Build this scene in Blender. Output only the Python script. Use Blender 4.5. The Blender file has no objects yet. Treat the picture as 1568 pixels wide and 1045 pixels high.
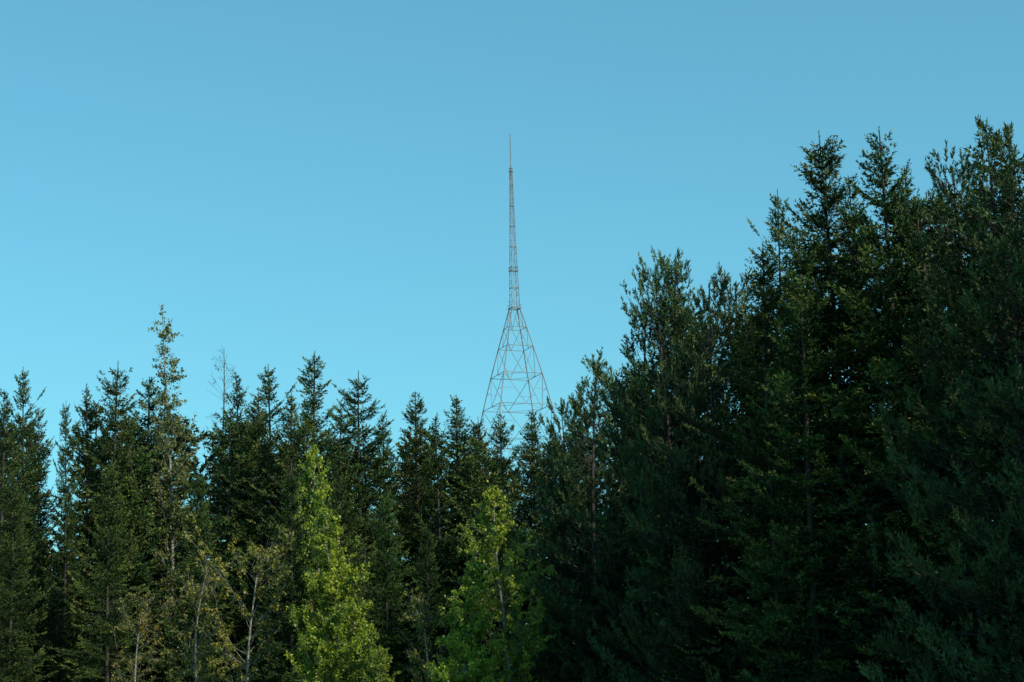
import bpy, math, random
import numpy as np
from mathutils import Matrix, Vector

scene = bpy.context.scene
random.seed(7)
PI = math.pi

# ---------------------------------------------------------------- camera
PITCH, ROLL, LENS, CAMZ = math.radians(11.64), math.radians(-1.5), 70.0, 1.7
Rm = Matrix.Rotation(math.radians(90) + PITCH, 3, 'X') @ Matrix.Rotation(ROLL, 3, 'Z')
cam_d = bpy.data.cameras.new("camera")
cam = bpy.data.objects.new("camera", cam_d)
scene.collection.objects.link(cam)
M4 = Rm.to_4x4(); M4.translation = (0, 0, CAMZ)
cam.matrix_world = M4
cam_d.lens = LENS; cam_d.sensor_width = 36; cam_d.clip_end = 20000; cam_d.clip_start = 0.1
scene.camera = cam
F = 784.0 / (18.0 / LENS)

def site(px, py, D):
    """bearing / elevation measured on the reference -> world x, z at ground distance D"""
    d = Rm @ Vector(((px - 784) / F, (522.5 - py) / F, -1.0))
    return d.x / d.y * D, CAMZ + d.z / d.y * D

def bearing(x, y, z):
    v = Rm.transposed() @ Vector((x, y, z - CAMZ))
    return 784 + F * v.x / -v.z, 522.5 - F * v.y / -v.z

# ---------------------------------------------------------------- light
SUN_AZ, SUN_EL = math.radians(132), math.radians(37)
world = bpy.data.worlds.new("World"); scene.world = world; world.use_nodes = True
nt = world.node_tree; nt.nodes.clear()
o = nt.nodes.new('ShaderNodeOutputWorld'); bg = nt.nodes.new('ShaderNodeBackground')
sky = nt.nodes.new('ShaderNodeTexSky'); sky.sky_type = 'NISHITA'; sky.sun_disc = False
sky.sun_elevation = SUN_EL; sky.sun_rotation = SUN_AZ
sky.air_density = 1.0; sky.dust_density = 1.2; sky.ozone_density = 1.6; sky.altitude = 200
gm = nt.nodes.new('ShaderNodeGamma'); gm.inputs[1].default_value = 0.78
mul = nt.nodes.new('ShaderNodeVectorMath'); mul.operation = 'MULTIPLY'
mul.inputs[1].default_value = (0.72, 1.62, 1.64)
nt.links.new(sky.outputs[0], gm.inputs[0]); nt.links.new(gm.outputs[0], mul.inputs[0]); nt.links.new(mul.outputs[0], bg.inputs[0])
bg.inputs[1].default_value = 0.138
nt.links.new(bg.outputs[0], o.inputs[0])
sd = Vector((math.sin(SUN_AZ) * math.cos(SUN_EL), math.cos(SUN_AZ) * math.cos(SUN_EL), math.sin(SUN_EL)))
sl = bpy.data.lights.new("sun", 'SUN'); sl.energy = 5.0; sl.angle = math.radians(0.5); sl.color = (1, 0.92, 0.72)
so = bpy.data.objects.new("sun", sl); scene.collection.objects.link(so)
so.rotation_euler = (-sd).to_track_quat('-Z', 'Y').to_euler(); so.location = (60, -60, 60)
scene.view_settings.view_transform = 'Standard'; scene.view_settings.look = 'None'; scene.view_settings.exposure = 0

# ---------------------------------------------------------------- materials
def foliage_mat(name, dark, mid, light, transl=0.3, rough=0.5, spec=0.3, hue_var=0.03, val_var=0.5):
    m = bpy.data.materials.new(name); m.use_nodes = True
    n = m.node_tree.nodes; l = m.node_tree.links; n.clear()
    out = n.new('ShaderNodeOutputMaterial')
    at = n.new('ShaderNodeAttribute'); at.attribute_name = 'tint'
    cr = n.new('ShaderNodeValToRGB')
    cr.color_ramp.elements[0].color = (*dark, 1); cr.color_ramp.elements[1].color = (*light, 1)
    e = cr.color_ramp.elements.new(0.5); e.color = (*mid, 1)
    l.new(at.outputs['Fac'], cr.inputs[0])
    oi = n.new('ShaderNodeObjectInfo')
    hs = n.new('ShaderNodeHueSaturation')
    mr = n.new('ShaderNodeMapRange'); mr.inputs['To Min'].default_value = 0.5 - hue_var; mr.inputs['To Max'].default_value = 0.5 + hue_var
    l.new(oi.outputs['Random'], mr.inputs[0]); l.new(mr.outputs[0], hs.inputs['Hue'])
    ml = n.new('ShaderNodeMath'); ml.operation = 'MULTIPLY'; ml.inputs[1].default_value = 7.31
    fr = n.new('ShaderNodeMath'); fr.operation = 'FRACT'
    l.new(oi.outputs['Random'], ml.inputs[0]); l.new(ml.outputs[0], fr.inputs[0])
    mr2 = n.new('ShaderNodeMapRange'); mr2.inputs['To Min'].default_value = 1 - val_var / 2; mr2.inputs['To Max'].default_value = 1 + val_var / 2
    l.new(fr.outputs[0], mr2.inputs[0]); l.new(mr2.outputs[0], hs.inputs['Value'])
    l.new(cr.outputs[0], hs.inputs['Color'])
    if transl > 0:
        p = n.new('ShaderNodeBsdfPrincipled'); p.inputs['Roughness'].default_value = rough
        p.inputs['Specular IOR Level'].default_value = spec
        l.new(hs.outputs[0], p.inputs['Base Color'])
        t = n.new('ShaderNodeBsdfTranslucent')
        mx = n.new('ShaderNodeMixShader'); mx.inputs[0].default_value = transl
        l.new(hs.outputs[0], t.inputs[0])
        l.new(p.outputs[0], mx.inputs[1]); l.new(t.outputs[0], mx.inputs[2]); l.new(mx.outputs[0], out.inputs[0])
    else:
        d = n.new('ShaderNodeBsdfDiffuse'); g = n.new('ShaderNodeBsdfGlossy'); g.inputs['Roughness'].default_value = rough
        g.inputs[0].default_value = (0.8, 0.8, 0.8, 1)
        mx = n.new('ShaderNodeMixShader'); mx.inputs[0].default_value = 0.018
        l.new(hs.outputs[0], d.inputs[0]); l.new(d.outputs[0], mx.inputs[1]); l.new(g.outputs[0], mx.inputs[2])
        l.new(mx.outputs[0], out.inputs[0])
    return m

def noise_mat(name, c1, c2, scale, rough=0.85, bump=0.3, stretch=(1, 1, 1), metal=0.0):
    m = bpy.data.materials.new(name); m.use_nodes = True
    n = m.node_tree.nodes; l = m.node_tree.links
    p = n['Principled BSDF']; p.inputs['Roughness'].default_value = rough; p.inputs['Metallic'].default_value = metal
    tc = n.new('ShaderNodeTexCoord'); mp = n.new('ShaderNodeMapping'); mp.inputs['Scale'].default_value = stretch
    nz = n.new('ShaderNodeTexNoise'); nz.inputs['Scale'].default_value = scale; nz.inputs['Detail'].default_value = 4
    cr = n.new('ShaderNodeValToRGB'); cr.color_ramp.elements[0].color = (*c1, 1); cr.color_ramp.elements[1].color = (*c2, 1)
    cr.color_ramp.elements[0].position = 0.35; cr.color_ramp.elements[1].position = 0.65
    l.new(tc.outputs['Object'], mp.inputs[0]); l.new(mp.outputs[0], nz.inputs['Vector'])
    l.new(nz.outputs[0], cr.inputs[0]); l.new(cr.outputs[0], p.inputs['Base Color'])
    if bump > 0:
        bp = n.new('ShaderNodeBump'); bp.inputs['Strength'].default_value = bump
        l.new(nz.outputs[0], bp.inputs['Height']); l.new(bp.outputs[0], p.inputs['Normal'])
    return m

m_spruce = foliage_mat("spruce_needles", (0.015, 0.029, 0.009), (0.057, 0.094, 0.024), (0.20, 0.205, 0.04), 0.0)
m_shade = foliage_mat("spruce_needles_painted_shade", (0.010, 0.020, 0.009), (0.026, 0.045, 0.018), (0.07, 0.085, 0.025), 0.0)  # darker copy of the spruce needles, forest shade put into the colour
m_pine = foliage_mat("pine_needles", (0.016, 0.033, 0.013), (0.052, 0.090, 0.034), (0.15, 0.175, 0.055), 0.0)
m_birch = foliage_mat("birch_leaves", (0.06, 0.12, 0.012), (0.17, 0.25, 0.020), (0.38, 0.40, 0.03), 0.35, 0.45, 0.4, 0.015, 0.2)
m_yellow = foliage_mat("autumn_leaves", (0.08, 0.10, 0.02), (0.18, 0.18, 0.03), (0.33, 0.25, 0.03), 0.35, 0.5, 0.4, 0.02, 0.2)
m_aspen = foliage_mat("poplar_leaves", (0.07, 0.10, 0.03), (0.15, 0.18, 0.05), (0.26, 0.27, 0.07), 0.35, 0.5, 0.4, 0.02, 0.2)
m_bark = noise_mat("dark_bark", (0.020, 0.017, 0.014), (0.048, 0.040, 0.033), 8, bump=0, stretch=(1, 1, 0.2))
m_birchbark = noise_mat("pale_bark", (0.08, 0.075, 0.07), (0.28, 0.265, 0.24), 5, bump=0, stretch=(1, 1, 2.5))

# ---------------------------------------------------------------- mesh builder
class Build:
    def __init__(s): s.v = []; s.f3 = []; s.f4 = []; s.t = []; s.nv = 0; s.m3 = []; s.m4 = []
    def add(s, V, Fc, mat, tint):
        V = V.reshape(-1, 3); Fc = Fc + s.nv
        s.v.append(V.astype(np.float32)); s.t.append(np.broadcast_to(tint, (len(V),)).astype(np.float32)); s.nv += len(V)
        if Fc.shape[1] == 3: s.f3.append(Fc.astype(np.int32)); s.m3.append(np.full(len(Fc), mat, np.int32))
        else: s.f4.append(Fc.astype(np.int32)); s.m4.append(np.full(len(Fc), mat, np.int32))
    def mesh(s, name, mats):
        f3 = np.concatenate(s.f3) if s.f3 else np.zeros((0, 3), np.int32)
        f4 = np.concatenate(s.f4) if s.f4 else np.zeros((0, 4), np.int32)
        V = np.concatenate(s.v); T = np.concatenate(s.t)
        me = bpy.data.meshes.new(name)
        me.vertices.add(len(V)); me.vertices.foreach_set('co', V.ravel())
        me.loops.add(f3.size + f4.size)
        me.loops.foreach_set('vertex_index', np.concatenate([f3.ravel(), f4.ravel()]).astype(np.int32))
        st = np.concatenate([np.arange(len(f3)) * 3, f3.size + np.arange(len(f4)) * 4]).astype(np.int32)
        me.polygons.add(len(st)); me.polygons.foreach_set('loop_start', st)
        me.polygons.foreach_set('material_index', np.concatenate(s.m3 + s.m4).astype(np.int32))
        me.update(calc_edges=True)
        a = me.attributes.new('tint', 'FLOAT', 'POINT'); a.data.foreach_set('value', T)
        for m in mats: me.materials.append(m)
        return me

def nrm(a): return a / np.maximum(np.linalg.norm(a, axis=-1, keepdims=True), 1e-9)

def tubes(b, P, R, sides, mat, tint=0.5):
    B, n, _ = P.shape
    T = nrm(np.gradient(P, axis=1))
    ref = np.where(np.abs(T[..., 2:3]) > 0.9, np.array([1., 0, 0]), np.array([0, 0, 1.]))
    A = nrm(np.cross(T, ref)); C = np.cross(T, A)
    th = np.arange(sides) * 2 * PI / sides
    V = P[:, :, None] + R[:, :, None, None] * (A[:, :, None] * np.cos(th)[:, None] + C[:, :, None] * np.sin(th)[:, None])
    idx = np.arange(B * n * sides).reshape(B, n, sides)
    a = idx[:, :-1]; c = idx[:, 1:]
    Fc = np.stack([a, np.roll(a, -1, 2), np.roll(c, -1, 2), c], -1).reshape(-1, 4)
    b.add(V, Fc, mat, tint)

def needles(b, rng, P0, D, L, dens, nl, nw, fwd, mat, tint):
    k = np.maximum((L * dens).astype(int), 2)
    i = np.repeat(np.arange(len(L)), k)
    t = rng.random(len(i))
    d = D[i]; base = P0[i] + d * (L[i] * t)[:, None]
    r = nrm(np.cross(d, nrm(rng.normal(size=d.shape))))
    nd = nrm(d * fwd + r * (1 - 0.35 * t[:, None]) + rng.normal(size=d.shape) * 0.12)
    side = nrm(np.cross(nd, rng.normal(size=d.shape)))
    ln = nl * rng.uniform(0.7, 1.2, len(i))[:, None]
    w = nw * rng.uniform(0.7, 1.3, len(i))[:, None]
    V = np.stack([base - side * w / 2, base + side * w / 2, base + nd * ln], 1)
    tt = np.clip(tint[i] + rng.normal(0, 0.1, len(i)), 0, 1)
    b.add(V, np.arange(len(i) * 3).reshape(-1, 3), mat, np.repeat(tt, 3))

def trunk(b, rng, H, r0, mat, wob=0.12, n=14, sides=7, lean=0.0):
    z = np.linspace(0, H, n)
    ph = rng.random(4) * 6.28
    fx = lambda z: wob * np.sin(z / H * 5 + ph[0]) * (z / H) + lean * (z / H) ** 1.5 * H
    fy = lambda z: wob * np.sin(z / H * 4 + ph[1]) * (z / H)
    P = np.stack([fx(z), fy(z), z], -1)[None]
    R = (r0 * (1 - z / H) ** 0.85 + 0.012)[None]
    R[0, 0] *= 1.3
    tubes(b, P, R, sides, mat)
    return fx, fy

def spruce(seed, H=18, Rmax=2.7, irr=0.4, up=0.5, pw=0.55, whorl=0.34, leader=0.6, dens=33, nl=0.10, nw=0.042, tw=0.145, steep=0.66):
    rng = np.random.default_rng(seed); b = Build()
    fx, fy = trunk(b, rng, H, 0.15, 0)
    zs = []; z = 0.9
    while z < H - leader * 0.4:
        f = z / H; w = whorl * rng.uniform(0.75, 1.3) * (1.0 if f < 0.9 else 0.75)
        n = rng.integers(4, 7)
        zs += [z + rng.normal(0, 0.09) for _ in range(n)]
        z += w
    Z = np.clip(np.array(zs), 0.3, H - 0.1); B = len(Z); f = Z / H
    az = rng.random(B) * 2 * PI
    lob = 1 + 0.22 * np.sin(az * 2 + rng.random() * 6 + f * 9) + 0.18 * np.sin(f * 41 + rng.random() * 6)
    Ln = (Rmax * (1 - f) ** pw * rng.uniform(1 - irr, 1 + irr * 0.7, B) * lob)
    Ln = np.where(f < 0.35, Ln * (0.75 + 0.25 * f / 0.35), Ln)
    Ln = np.minimum(Ln, (H - Z) * steep * rng.uniform(0.6, 1.3, B) + 0.1)
    a = -0.18 + up * np.clip((f - 0.35) / 0.65, 0, 1) ** 1.2 * 2.0 + rng.normal(0, 0.14, B)
    c = rng.uniform(0.1, 0.5, B)
    O = np.stack([fx(Z), fy(Z), Z], -1)
    hd = np.stack([np.cos(az), np.sin(az), 0 * az], -1)
    nf = 1 / np.sqrt(1 + (a + c * 0.5) ** 2)
    def pt(i, s):
        l = (Ln[i] * nf[i])[:, None]; s_ = s[:, None]
        return O[i] + hd[i] * l * s_ + np.array([0, 0, 1.]) * l * (a[i][:, None] * s_ + c[i][:, None] * s_ ** 2)
    def tg(i, s):
        return nrm(hd[i] + np.array([0, 0, 1.]) * (a[i] + 2 * c[i] * s)[:, None])
    ss = np.linspace(0, 1, 4); I = np.arange(B)
    P = np.stack([pt(I, np.full(B, s)) for s in ss], 1)
    tubes(b, P, np.maximum(0.02 * (1 - ss)[None] * (Ln[:, None] / 2) ** 0.7, 0.004), 3, 0)
    m = np.maximum((Ln / tw).astype(int), 2)
    i = np.repeat(I, m); s = 0.03 + 0.97 * rng.random(len(i))
    tb = rng.random(B)
    for sg in (-1, 1, 0):
        T = tg(i, s); sd_ = nrm(np.cross(T, np.array([0, 0, 1.])))
        if sg:
            D = nrm(T * rng.uniform(0.5, 1.1, (len(i), 1)) + sd_ * sg * 0.9 + np.array([0, 0, 1.]) * rng.uniform(-0.5, 0.45, (len(i), 1)))
            L = (0.16 + 0.38 * (1 - s) * np.minimum(Ln[i], 1.6)) * rng.uniform(0.6, 1.3, len(i))
            L *= np.clip(0.45 + Ln[i], 0.5, 1)
        else:
            D = T; L = (Ln[i] / m[i]) * 1.6
        tint = np.clip(0.05 + 0.55 * s ** 1.4 + 0.4 * (tb[i] - 0.5) + 0.1 * rng.normal(size=len(i)), 0, 1)  # lit tips and dark interior of the crown painted into the tint
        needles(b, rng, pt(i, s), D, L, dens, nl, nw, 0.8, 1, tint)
    n = 10; zz = np.linspace(H - leader, H - 0.03, n)
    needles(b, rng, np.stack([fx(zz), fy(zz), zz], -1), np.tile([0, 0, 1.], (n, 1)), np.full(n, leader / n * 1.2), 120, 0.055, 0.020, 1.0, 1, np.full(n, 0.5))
    return b

def pine(seed, H=18, Rmax=3.1, pw=0.5, whorl=0.6, dens=42, nw=0.046, steep=0.55):
    rng = np.random.default_rng(seed); b = Build()
    fx, fy = trunk(b, rng, H, 0.18, 0, wob=0.3)
    zs = []; z = 1.5
    while z < H - 0.5:
        zs += [z + rng.normal(0, 0.1) for _ in range(rng.integers(4, 7))]
        z += whorl * rng.uniform(0.7, 1.3)
    Z = np.clip(np.array(zs), 0.3, H - 0.35); B = len(Z); f = Z / H
    az = rng.random(B) * 2 * PI
    lob = 1 + 0.35 * np.sin(az * 2 + rng.random() * 6 + f * 7)
    Ln = Rmax * (1 - f) ** pw * rng.uniform(0.55, 1.2, B) * lob + 0.2
    Ln = np.minimum(Ln, (H - Z) * steep * rng.uniform(0.7, 1.5, B) + 0.2)
    a = 0.1 + 0.5 * np.clip((f - 0.4) / 0.6, 0, 1) + rng.normal(0, 0.15, B)
    c = rng.uniform(0.1, 0.4, B)
    O = np.stack([fx(Z), fy(Z), Z], -1)
    hd = np.stack([np.cos(az), np.sin(az), 0 * az], -1)
    nf = 1 / np.sqrt(1 + (a + c * 0.5) ** 2)
    up = np.array([0, 0, 1.])
    def pt(i, s):
        l = (Ln[i] * nf[i])[:, None]; s_ = s[:, None]
        return O[i] + hd[i] * l * s_ + up * l * (a[i][:, None] * s_ + c[i][:, None] * s_ ** 2)
    def tg(i, s): return nrm(hd[i] + up * (a[i] + 2 * c[i] * s)[:, None])
    ss = np.linspace(0, 1, 6); I = np.arange(B)
    P = np.stack([pt(I, np.full(B, s)) for s in ss], 1)
    tubes(b, P, np.maximum(0.03 * (1 - ss)[None] * (Ln[:, None] / 2.5) ** 0.7, 0.007), 4, 0)
    m = np.maximum((Ln / 0.17).astype(int), 3)
    i = np.repeat(I, m); s = 0.08 + 0.92 * rng.random(len(i)) ** 0.9
    first = np.r_[True, i[1:] != i[:-1]]; s[first] = 1.0
    T = tg(i, s); side = nrm(np.cross(T, up)); sgn = rng.uniform(-1, 1, len(i))[:, None]
    off = side * sgn * (0.6 * (1.05 - s) * np.minimum(Ln[i], 2.0) + 0.15)[:, None] * (s < 1)[:, None]
    base = pt(i, s); tip = base + off + T * 0.15 + up * 0.05
    tubes(b, np.stack([base, tip], 1), np.tile([[0.011, 0.007]], (len(i), 1)), 3, 0)
    D = nrm(T * 0.6 + side * sgn * 0.4 + up * rng.uniform(0.3, 1.2, (len(i), 1)))
    L = rng.uniform(0.2, 0.6, len(i)) * (0.7 + 0.5 * s)
    tb = rng.random(B)
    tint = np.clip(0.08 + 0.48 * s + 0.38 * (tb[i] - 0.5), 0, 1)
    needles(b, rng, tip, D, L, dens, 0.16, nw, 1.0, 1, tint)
    j = np.repeat(np.arange(len(i)), 2)
    t = rng.random(len(j))
    D2 = nrm(D[j] + nrm(rng.normal(size=(len(j), 3))) * 0.8 + up * 0.2)
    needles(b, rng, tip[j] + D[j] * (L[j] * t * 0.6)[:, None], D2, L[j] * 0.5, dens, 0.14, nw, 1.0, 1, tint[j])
    n = 8; zz = np.linspace(H - 0.8, H - 0.1, n)
    needles(b, rng, np.stack([fx(zz), fy(zz), zz], -1), np.tile([0, 0, 1.], (n, 1)), np.full(n, 0.12), 160, 0.14, 0.03, 1.2, 1, np.full(n, 0.6))
    return b

def leafy(name, seed, H=11, Rmax=1.7, nb=70, z0=0.18, leaves=9, lsize=0.05, peak=0.35, mats=None, r0=0.09, rise=1.1, lean=0.0, clump=0.0, taper=0.8):
    rng = np.random.default_rng(seed); b = Build()
    fx, fy = trunk(b, rng, H, r0, 0, wob=0.35, lean=lean)
    f = np.sort(z0 + (0.985 - z0) * rng.random(nb)); Z = f * H
    az = rng.random(nb) * 2 * PI
    u = (f - z0) / (1 - z0)
    prof = np.where(u < peak, 0.45 + 0.55 * u / peak, ((1 - u) / (1 - peak)) ** taper)
    Ln = Rmax * prof * rng.uniform(0.5, 1.3, nb) + 0.15
    a = rise * rng.uniform(0.5, 1.4, nb); c = rng.uniform(-0.3, 0.35, nb)
    O = np.stack([fx(Z), fy(Z), Z], -1)
    hd = np.stack([np.cos(az), np.sin(az), 0 * az], -1)
    up = np.array([0, 0, 1.])
    bend = nrm(rng.normal(size=(nb, 3))) * 0.18
    def pt(i, s):
        l = (Ln[i])[:, None]; s_ = s[:, None]
        return O[i] + hd[i] * l * s_ + up * l * (a[i][:, None] * s_ + c[i][:, None] * s_ ** 2) + bend[i] * l * np.sin(s_ * 4.5)
    I = np.arange(nb); ss = np.linspace(0, 1, 6)
    P = np.stack([pt(I, np.full(nb, s)) for s in ss], 1)
    tubes(b, P, np.maximum(r0 * 0.3 * (1 - ss)[None] * (1.1 - f[:, None]), 0.005), 4, 0)
    m = np.maximum((Ln / 0.14).astype(int), 3)
    i = np.repeat(I, m); s = 0.15 + 0.85 * rng.random(len(i))
    base = pt(i, s)
    D = nrm(hd[i] * 0.6 + nrm(rng.normal(size=base.shape)) * 0.9 + up * 0.45)
    L = rng.uniform(0.2, 0.5, len(i))
    mid = base + D * (L * 0.5)[:, None] + up * 0.02; tip = base + D * L[:, None] - up * (0.1 * L)[:, None]
    tubes(b, np.stack([base, mid, tip], 1), np.tile([[0.006, 0.004, 0.003]], (len(i), 1)), 3, 0)
    keep = rng.random(len(i)) > clump
    ii = np.where(keep)[0]
    j = np.repeat(ii, leaves); t = rng.random(len(j))
    c0 = base[j] + D[j] * (L[j] * t)[:, None] + rng.normal(size=(len(j), 3)) * 0.05
    ax = nrm(rng.normal(size=c0.shape) + np.array([0, 0, -0.7]))
    bx = nrm(np.cross(ax, rng.normal(size=c0.shape)))
    sz = (lsize * rng.uniform(0.6, 1.25, len(j)))[:, None]
    V = np.stack([c0, c0 + ax * sz * 0.9 + bx * sz * 0.75, c0 + ax * sz * 2.1, c0 + ax * sz * 0.9 - bx * sz * 0.75], 1)
    tb = rng.random(nb)
    tt = np.clip(0.25 + 0.3 * s[j] + 0.6 * (tb[i][j] - 0.5) + rng.normal(0, 0.16, len(j)), 0, 1)
    b.add(V, np.arange(len(j) * 4).reshape(-1, 4), 1, np.repeat(tt, 4))
    return b.mesh(name, mats)

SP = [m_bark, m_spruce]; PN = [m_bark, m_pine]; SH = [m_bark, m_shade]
S = [spruce(1).mesh("spruce_a", SP), spruce(2, Rmax=2.4, irr=0.5, up=0.7, whorl=0.37).mesh("spruce_b", SP),
     spruce(3, Rmax=3.0, irr=0.45, pw=0.6).mesh("spruce_c", SP), spruce(4, Rmax=2.6, irr=0.6, up=0.6, whorl=0.40, leader=0.8).mesh("spruce_d", SP),
     spruce(5, Rmax=2.8, irr=0.55, up=0.45, whorl=0.38).mesh("spruce_e", SP)]
Dn = [spruce(11, Rmax=3.2, irr=0.22, up=0.5, pw=0.62, whorl=0.28, leader=1.4, steep=0.60).mesh("spruce_f", SP),
      spruce(12, Rmax=2.9, irr=0.28, up=0.55, pw=0.6, whorl=0.28, leader=0.9, steep=0.60).mesh("spruce_g", SP)]
Pn = [pine(21).mesh("pine_a", PN), pine(22, Rmax=2.7, pw=0.45).mesh("pine_b", PN), pine(23, Rmax=3.4, pw=0.55).mesh("pine_c", PN)]
MIDL = [spruce(s_, Rmax=r_, whorl=0.40, dens=19, nl=0.13, nw=0.060, tw=0.18, irr=i_).mesh("spruce_mid", SP) for s_, r_, i_ in ((71, 2.7, .4), (72, 3.0, .5), (73, 3.2, .35))]
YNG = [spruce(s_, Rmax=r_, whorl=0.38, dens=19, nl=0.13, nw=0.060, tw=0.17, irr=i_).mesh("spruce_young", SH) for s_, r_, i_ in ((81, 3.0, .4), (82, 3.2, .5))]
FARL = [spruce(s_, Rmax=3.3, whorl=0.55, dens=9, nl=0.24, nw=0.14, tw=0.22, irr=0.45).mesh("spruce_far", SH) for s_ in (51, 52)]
BIR = [leafy("birch_a", 31, 11, 2.2, 160, 0.10, 26, 0.057, mats=[m_birchbark, m_birch], rise=0.8, peak=0.2, clump=0.15, taper=0.95),
       leafy("birch_b", 32, 11, 1.9, 120, 0.15, 24, 0.057, mats=[m_birchbark, m_birch], clump=0.25, taper=0.9)]
TALL = leafy("poplar_tall", 33, 22, 1.35, 160, 0.2, 14, 0.06, 0.3, [m_birchbark, m_aspen], 0.12, 1.4, clump=0.2)
SPARSE = [leafy("sparse_a", 41, 10, 2.1, 48, 0.3, 18, 0.06, 0.6, [m_birchbark, m_yellow], 0.08, 1.2, clump=0.45),
          leafy("sparse_b", 42, 10, 1.5, 45, 0.3, 15, 0.055, 0.6, [m_birchbark, m_yellow], 0.07, 1.3, clump=0.4)]
BARE = leafy("bare_a", 43, 20, 1.4, 90, 0.3, 2, 0.05, 0.4, [m_bark, m_aspen], 0.08, 1.5, clump=0.75, lean=0.03)

HT = {}
def mesh_h(me):
    if me.name not in HT:
        co = np.empty(len(me.vertices) * 3, np.float32); me.vertices.foreach_get('co', co)
        HT[me.name] = float(co[2::3].max())
    return HT[me.name]

def place(name, me, x, y, h, wide=1.0, parent=None):
    ob = bpy.data.objects.new(name, me); scene.collection.objects.link(ob)
    s = h / mesh_h(me)
    ob.scale = (s * wide, s * wide, s); ob.location = (x, y, 0)
    ob.rotation_euler = (0, 0, random.random() * 6.28)
    if parent: ob.parent = parent
    return ob

# ---------------------------------------------------------------- treeline
front = [
 ("spruce_tree", S[1], 5, 590, 90, 1), ("spruce_tree", S[3], 40, 560, 93, .8), ("spruce_tree", S[0], 62, 625, 96, .7),
 ("spruce_tree", S[3], 104, 612, 92, .6), ("spruce_tree", S[1], 134, 588, 94, 1), ("spruce_tree", S[4], 181, 552, 93, 1),
 ("spruce_tree", S[0], 224, 575, 96, 1.1), ("poplar_tree", TALL, 262, 468, 95, 1), ("bare_poplar_tree", BARE, 318, 530, 97, 1),
 ("spruce_tree", S[1], 362, 565, 96, 1), ("spruce_tree", S[4], 398, 592, 94, 1), ("spruce_tree", S[3], 416, 556, 97, 1),
 ("spruce_tree", S[0], 448, 600, 93, 1), ("spruce_tree", S[3], 480, 535, 95, 1.15), ("spruce_tree", S[0], 518, 612, 93, 1),
 ("spruce_tree", S[4], 551, 567, 94, 1.1), ("spruce_tree", S[1], 588, 628, 95, 1.1), ("spruce_tree", S[2], 640, 598, 96, 1),
 ("spruce_tree", S[1], 668, 632, 94, 1), ("spruce_tree", S[0], 701, 604, 96, 1.1), ("spruce_tree", S[3], 735, 636, 95, 1),
 ("spruce_tree", S[2], 768, 632, 97, 1), ("spruce_tree", S[0], 812, 628, 93, 1.1), ("spruce_tree", S[1], 840, 650, 90, 1.1),
 ("spruce_tree", Dn[1], 592, 745, 88, 1), ("spruce_tree", Dn[0], 655, 800, 88, 1), ("spruce_tree", Dn[0], 445, 722, 88, 1),
 ("spruce_tree", Dn[1], 522, 728, 87, 1),
 ("spruce_tree", Dn[1], 170, 700, 88, 1), ("spruce_tree", Dn[0], 300, 720, 89, 1), ("spruce_tree", Dn[1], 20, 720, 87, 1),
 ("pine_tree", Pn[1], 858, 592, 80, .9), ("pine_tree", Pn[0], 905, 535, 78, .9), ("pine_tree", Pn[2], 938, 545, 80, 1),
 ("pine_tree", Pn[1], 975, 455, 74, .9), ("pine_tree", Pn[0], 1012, 382, 71, .75), ("pine_tree", Pn[1], 1045, 370, 72, .75),
 ("pine_tree", Pn[2], 1090, 418, 68, .8), ("pine_tree", Pn[0], 1132, 402, 70, .9),
 ("spruce_tree", S[3], 1184, 288, 66, .8), ("spruce_tree", S[4], 1165, 370, 63, 1), ("spruce_tree", Dn[0], 1257, 200, 62, 1.05), ("spruce_tree", Dn[1], 1348, 193, 60, 1.05),
 ("spruce_tree", S[0], 1303, 275, 64, .9), ("spruce_tree", S[2], 1215, 345, 61, 1), ("spruce_tree", S[1], 1387, 245, 61, 1.), ("pine_tree", Pn[1], 1414, 275, 60, .9),
 ("pine_tree", Pn[0], 1452, 212, 56, .85), ("pine_tree", Pn[2], 1525, 172, 52, .95), ("pine_tree", Pn[1], 1575, 190, 51, 1),
 ("birch_tree", BIR[0], 508, 772, 78, .95), ("birch_tree", BIR[1], 768, 735, 74, .9), ("birch_tree", BIR[0], 715, 852, 72, .95),
 ("birch_tree", BIR[1], 575, 985, 72, 1), ("birch_tree", BIR[1], 490, 672, 91, .6),
 ("aspen_tree", SPARSE[0], 385, 795, 80, 1), ("aspen_tree", SPARSE[1], 645, 900, 76, 1), ("aspen_tree", SPARSE[1], 310, 850, 82, 1),
 ("aspen_tree", SPARSE[1], 215, 905, 80, 1),
]
for nm, me, px, py, D, w in front:
    x, z = site(px, py, D)
    place(nm, me, x, D, z, wide=w)

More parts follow.
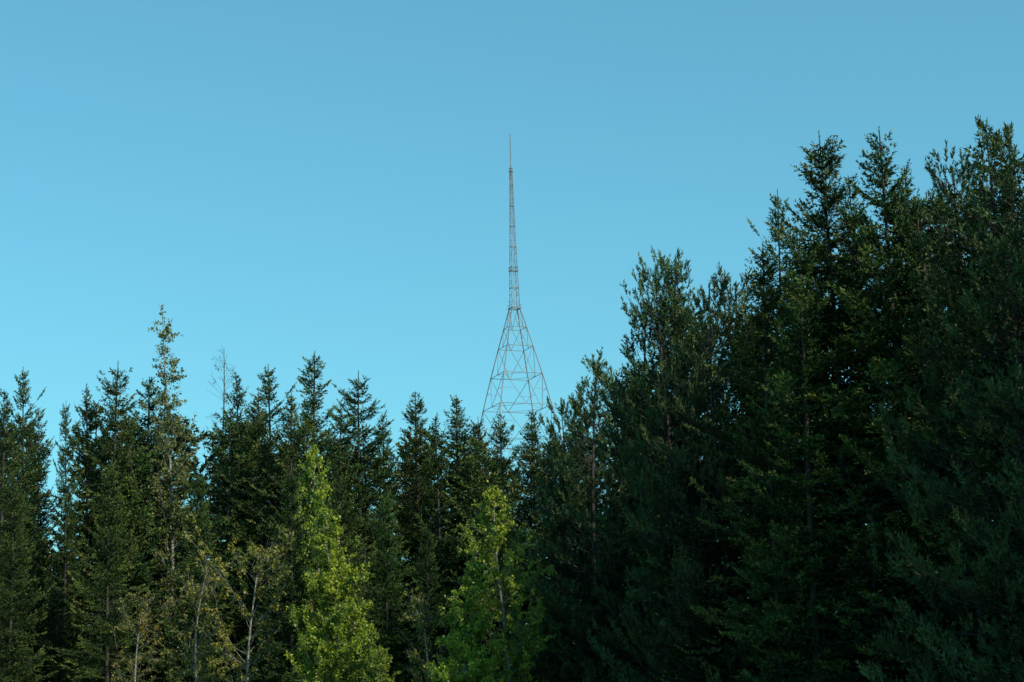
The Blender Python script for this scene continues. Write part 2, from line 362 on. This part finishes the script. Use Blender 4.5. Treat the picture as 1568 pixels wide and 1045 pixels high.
# forest behind and under the front rank
bf = bpy.data.objects.new("background_forest", None); scene.collection.objects.link(bf)
env = sorted([(f[2], f[3]) for f in front if f[3] < 660] + [(86, 735)])
ex = np.array([e[0] for e in env]); ey = np.array([e[1] for e in env])
rng = np.random.default_rng(5)
def yf(x): return np.interp(x, [-50, -25, -3, 2, 9.6, 12.8, 32], [91, 92, 95, 80, 64, 53, 40])
for gx in np.arange(-34, 28, 2.8):
    for k in range(5):
        x = gx + rng.uniform(-1.2, 1.2); y = yf(x) + 1.5 + k * 3.8 + rng.uniform(-1.2, 1.2)
        px, _ = bearing(x, y, 18)
        lim = np.max(ey[np.abs(ex - px) < 45]) if np.any(np.abs(ex - px) < 45) else np.interp(px, ex, ey)
        if 65 < px < 105: lim = 760
        _, z = site(px, lim + rng.uniform(12, 90), y)
        h = min(z, 21 + rng.uniform(-2, 2))
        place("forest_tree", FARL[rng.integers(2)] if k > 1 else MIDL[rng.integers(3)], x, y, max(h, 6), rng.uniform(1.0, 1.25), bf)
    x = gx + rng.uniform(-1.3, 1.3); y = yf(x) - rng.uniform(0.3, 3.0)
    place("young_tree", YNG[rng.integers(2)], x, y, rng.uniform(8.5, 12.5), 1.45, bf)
# unseen trees added out of frame to shade the right-hand wood
for x, y, h in ((16.5, 46, 21), (19.5, 42.5, 22), (22.5, 39, 21), (25.5, 35, 22), (21, 46, 22), (25, 42, 21), (29, 38, 22), (17.5, 50, 20)):
    place("forest_tree", MIDL[rng.integers(3)], x, y, h, 1.15, bf)

# ---------------------------------------------------------------- lattice tower
TD = 600.0
m_steel = noise_mat("weathered_painted_steel", (0.12, 0.14, 0.15), (0.22, 0.22, 0.225), 0.2, rough=0.6, bump=0.0)
m_conc = noise_mat("concrete", (0.28, 0.27, 0.25), (0.4, 0.39, 0.36), 0.8)
tx, _ = site(788, 473, TD)
def zof(py): return site(788, py, TD)[1]
rt = bpy.data.objects.new("radio_tower", None); scene.collection.objects.link(rt); rt.location = (tx, TD, 0)
k = TD / F * 0.99 / 1.28; ROT = math.radians(20)
def corners(z, hwpx):
    h = hwpx * k
    return [np.array([h * math.cos(ROT) * sx - h * math.sin(ROT) * sy, h * math.sin(ROT) * sx + h * math.cos(ROT) * sy, z]) for sx, sy in ((1, 1), (-1, 1), (-1, -1), (1, -1))]
def add_part(name, sg, mat):
    b = Build()
    for a, c, r in sg: tubes(b, np.array([[a, c]]), np.array([[r, r]]), 5, 0)
    ob = bpy.data.objects.new(name, b.mesh(name, [mat])); scene.collection.objects.link(ob); ob.parent = rt
low = [(473, 8.6), (503, 18), (533, 27.5), (576, 40.5), (625, 54), (680, 68), (750, 86), (850, 112), (980, 142), (1135, 176)]
sg = []
lv = [(zof(p), w) for p, w in low]; lv[-1] = (0.6, lv[-1][1])
for n_, ((z0, w0), (z1, w1)) in enumerate(zip(lv[:-1], lv[1:])):
    A, C = corners(z0, w0), corners(z1, w1)
    for q in range(4):
        r = (q + 1) % 4
        sg.append((A[q], C[q], 0.17)); sg.append((C[q], C[r], 0.10))
        mC = (C[q] + C[r]) / 2
        sg.append((A[q], mC, 0.08)); sg.append((A[r], mC, 0.08))
        if n_ > 2:
            sg.append(((A[q] + mC) / 2, (A[q] + C[q]) / 2, 0.05)); sg.append(((A[r] + mC) / 2, (A[r] + C[r]) / 2, 0.05))
    if n_ > 1:
        mids = [(C[q] + C[(q + 1) % 4]) / 2 for q in range(4)]
        for q in range(4): sg.append((mids[q], mids[(q + 1) % 4], 0.05))
add_part("lower_body", sg, m_steel)
sg = []
n = 20; zt, zb = zof(264), zof(473)
for i in range(n):
    g = lambda j: (zb + (zt - zb) * j / n, 8.6 + (2.0 - 8.6) * (j / n) ** 0.8)
    A, C = corners(*g(i)), corners(*g(i + 1))
    for q in range(4):
        r = (q + 1) % 4
        sg.append((A[q], C[q], 0.10)); sg.append((A[q], A[r], 0.10 if i % 3 == 0 else 0.04))
        if i % 2: sg.append((A[q], C[r], 0.04))
        else: sg.append((A[r], C[q], 0.04))
sg.append((np.array([0, 0, zb]), np.array([0, 0, zt]), 0.05))
add_part("upper_mast", sg, m_steel)
z1, z2 = zof(264), zof(205)
add_part("antenna_spire", [(np.array([0, 0, z1 - 2]), np.array([0, 0, z1 + 2.2]), 0.30), (np.array([0, 0, z1 + 2.2]), np.array([0, 0, (z1 + z2) / 2]), 0.17),
                            (np.array([0, 0, (z1 + z2) / 2]), np.array([0, 0, z2]), 0.14)], m_steel)
sg = []
for py, w in ((473, 10.5), (415, 7.6), (263, 3.0)):
    z = zof(py)
    A = corners(z, w); C = corners(z + 1.1, w)
    for q in range(4):
        r = (q + 1) % 4
        sg += [(A[q], A[r], 0.13), (C[q], C[r], 0.05), (A[q], C[q], 0.05), ((A[q] + A[r]) / 2, (C[q] + C[r]) / 2, 0.04)]
    for t in np.linspace(0.1, 0.9, 5): sg.append((A[0] * (1 - t) + A[1] * t, A[3] * (1 - t) + A[2] * t, 0.05))
add_part("platforms", sg, m_steel)
b = Build()
for c in corners(0, 176):
    tubes(b, np.array([[c + [0, 0, -0.5], c + [0, 0, 0.7], c + [0, 0, 0.72]]]), np.array([[1.6, 1.3, 0.02]]), 8, 0)
ob = bpy.data.objects.new("footings", b.mesh("footings", [m_conc])); scene.collection.objects.link(ob); ob.parent = rt

# ---------------------------------------------------------------- ground
b = Build()
gxs = np.concatenate([-np.geomspace(6000, 60, 22), np.linspace(-50, 50, 41), np.geomspace(60, 6000, 22)])
gys = np.concatenate([-np.geomspace(6000, 30, 18), np.linspace(-20, 140, 60), np.geomspace(150, 9000, 24)])
X, Y = np.meshgrid(gxs, gys, indexing='ij')
Zg = 0.10 * np.sin(X * 0.21 + 1) * np.cos(Y * 0.17) - 0.12
V = np.stack([X, Y, Zg], -1); nx, ny = X.shape
idx = np.arange(nx * ny).reshape(nx, ny)
b.add(V, np.stack([idx[:-1, :-1], idx[1:, :-1], idx[1:, 1:], idx[:-1, 1:]], -1).reshape(-1, 4), 0, 0.5)
m_gr = noise_mat("grass_ground", (0.035, 0.055, 0.02), (0.10, 0.10, 0.045), 0.6, rough=0.95, bump=0.6)
gme = b.mesh("ground", [m_gr]); scene.collection.objects.link(bpy.data.objects.new("ground", gme))
